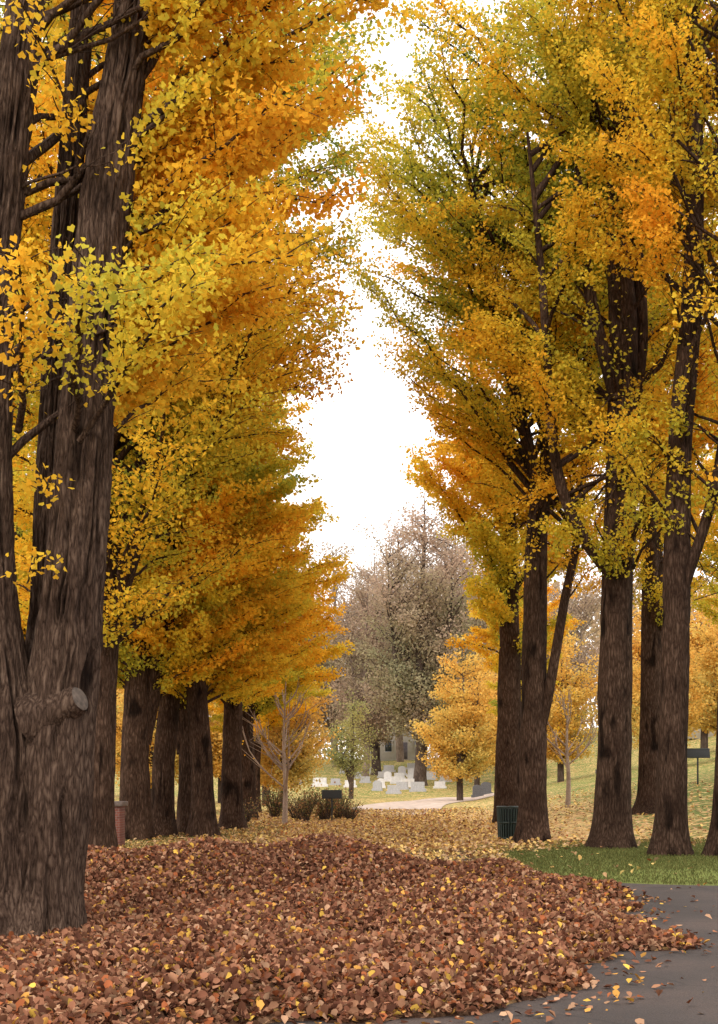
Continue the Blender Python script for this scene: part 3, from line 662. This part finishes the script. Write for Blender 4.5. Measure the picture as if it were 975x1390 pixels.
# leaf pile base
px = np.arange(-9, 4.6, .1); py = np.arange(5.0, 27, .1)
PX, PY = np.meshgrid(px, py, indexing='ij'); H = pile(PX, PY)
Z = np.where(H > .012, H + .008 + .03 * (vn(PX * 6, PY * 6) - .5), -.05)
V = np.stack([PX, PY, Z], -1).reshape(-1, 3); ny = len(py)
i = np.arange(len(px) - 1)[:, None] * ny; j = np.arange(ny - 1)[None]
F = np.stack([i + j, i + ny + j, i + ny + j + 1, i + j + 1], -1).reshape(-1, 4)
o = obj('leaf_pile', mesh_np('leaf_pile', V, F, pile_material(), smooth=True)); tag(o, "long mound of raked dry brown leaves on the drive", "leaf pile"); o["kind"] = "stuff"

DRY = np.array([(.11, .046, .029), (.20, .084, .050), (.30, .138, .080), (.38, .195, .112), (.47, .28, .17), (.72, .46, .09), (.62, .32, .08), (.34, .11, .045)])
DRYG = np.array([(.14, .065, .035), (.26, .13, .065), (.38, .21, .10), (.50, .31, .16), (.60, .41, .23), (.78, .56, .20), (.72, .46, .16), (.40, .13, .05)])
def scatter(name, P, size, cw, label, tilt=.5, lift=.03, pl=DRY):
    n = len(P); g = R
    P = P.copy(); P[:, 2] += g.random(n) * lift
    nm = np.stack([g.normal(size=n) * tilt, g.normal(size=n) * tilt, np.ones(n)], 1)
    a = g.random(n) * 6.283; ax = np.stack([np.cos(a), np.sin(a), 0 * a], 1); nm = unit(nm); ax = ax - nm * (ax * nm).sum(1)[:, None]
    V, F, k = leaves_geo(P, ax, nm, g.uniform(size[0], size[1], n), g.uniform(-.7, 1.3, n), 'dry')
    c = pl[g.choice(len(pl), n, p=np.array(cw) / sum(cw))] * g.uniform(.55, 1.2, n)[:, None]
    o = obj(name, mesh_np(name, V, F, LITTER, np.repeat(c, k, 0))); tag(o, label, "fallen leaves"); o["kind"] = "stuff"
n = 440000
x = R.uniform(-8.5, 4.5, n); y = 6.5 + R.random(n) ** 1.02 * 17.5; h = pile(x, y)
k = h > .012 ; x, y, h = x[k], y[k], h[k]
scatter('fallen_leaves', np.stack([x, y, h + .012], 1), (.032, .078), [12, 20, 24, 17, 9, 2.0, 4, 6], "curled brown and rust leaves heaped on the pile", .85, .045)
n = 26000
x = R.uniform(-8, 6.5, n); y = R.uniform(6.5, 26, n); h = pile(x, y); h2 = pile(x - .5, y + .4)
k = (h <= .012) & ((R.random(n) < .06) & (y < 19.5) | (h2 > .02) & (R.random(n) < .6) | (x < -.5)); x, y = x[k], y[k]
scatter('fallen_leaves', np.stack([x, y, terrain(x, y) + .012], 1), (.04, .08), [8, 12, 16, 14, 8, 6, 8, 5], "loose dry leaves scattered on asphalt", .25, .01)
n = 130000
x = R.uniform(-7, 12, n); y = 20.5 + R.random(n) ** 1.1 * 43; dens = .10 + .9 * np.exp(-((x - .3) / 3.4) ** 2)
dens = np.where((x > 2.9) & (y < 28), .012, dens); dens *= sstep(.25, .6, vn(x * .5 + 3, y * .35)) * .5 + .5
k = (R.random(n) < dens); x, y = x[k], y[k]; z = np.maximum(pile(x, y), terrain(x, y) + .01)
scatter('fallen_leaves', np.stack([x, y, z + .01], 1), (.06, .115), [2, 4, 10, 18, 22, 22, 14, 3], "golden and tan leaves carpeting the avenue", .35, .03, DRYG)
# grass
n = 90000
x = np.concatenate([R.uniform(2.4, 13, n // 2 + 15000), R.uniform(-9, -2.2, n - n // 2 - 15000)]); y = np.concatenate([R.uniform(19.4, 31, n // 2 + 15000), R.uniform(24, 48, n - n // 2 - 15000)])
le = np.interp(x, lawn_edge[:, 0], lawn_edge[:, 1]); k = (x < 0) | (y > le + .05); x, y = x[k], y[k]; n = len(x)
P = np.stack([x, y, terrain(x, y) - .005], 1)
up = np.stack([R.normal(size=n) * .35, R.normal(size=n) * .35, np.ones(n)], 1)
V, F, k = leaves_geo(P, up, R.normal(size=(n, 3)) * [1, 1, .1], R.uniform(.035, .075, n), R.uniform(0, .2, n), 'quad')
vv = V.reshape(n, 4, 3); b = vv[:, 1] - vv[:, 3]; vv[:, 1] -= b * .36; vv[:, 3] += b * .36
t = R.random(n)[:, None]; cg = np.array([.085, .10, .032]) * (1 - t) + np.array([.20, .195, .07]) * t
o = obj('lawn_grass', mesh_np('lawn_grass', vv.reshape(-1, 3), F, LEAF, cg)); tag(o, "short mown green grass", "grass"); o["kind"] = "stuff"

# ---------------------------------------------------------------- light
w = bpy.data.worlds.new("World"); scene.world = w; w.use_nodes = True; nt = w.node_tree; nt.nodes.clear()
out = nt.nodes.new('ShaderNodeOutputWorld'); bg = nt.nodes.new('ShaderNodeBackground'); sk = nt.nodes.new('ShaderNodeTexSky')
sk.sky_type = 'NISHITA'; sk.sun_disc = False; sk.sun_elevation = radians(42); sk.sun_rotation = radians(205); sk.dust_density = 4; sk.air_density = 1
mx = nt.nodes.new('ShaderNodeMixRGB'); mx.inputs[0].default_value = .85; mx.inputs[2].default_value = (15.5, 14.8, 14.4, 1)
nt.links.new(sk.outputs[0], mx.inputs[1]); nt.links.new(mx.outputs[0], bg.inputs[0]); bg.inputs[1].default_value = .15
nt.links.new(bg.outputs[0], out.inputs[0])
sl = bpy.data.lights.new('sun', 'SUN'); sl.energy = 1.5; sl.angle = radians(15); sl.color = (1, .94, .84)
so = bpy.data.objects.new('sun', sl); link(so)
from mathutils import Vector
az = radians(205); el = radians(42); d = Vector((sin(az) * cos(el), cos(az) * cos(el), sin(el)))
so.rotation_euler = d.to_track_quat('Z', 'Y').to_euler(); so.location = (0, -10, 30)

cam = bpy.data.cameras.new('camera'); co = bpy.data.objects.new('camera', cam); link(co)
co.location = (0, 0, 1.6); co.rotation_euler = (radians(90), 0, 0)
cam.lens = 46.6; cam.sensor_width = 36; cam.shift_y = .259; cam.clip_end = 3000
scene.camera = co
scene.view_settings.view_transform = 'Standard'; scene.view_settings.look = 'None'; scene.view_settings.exposure = 0
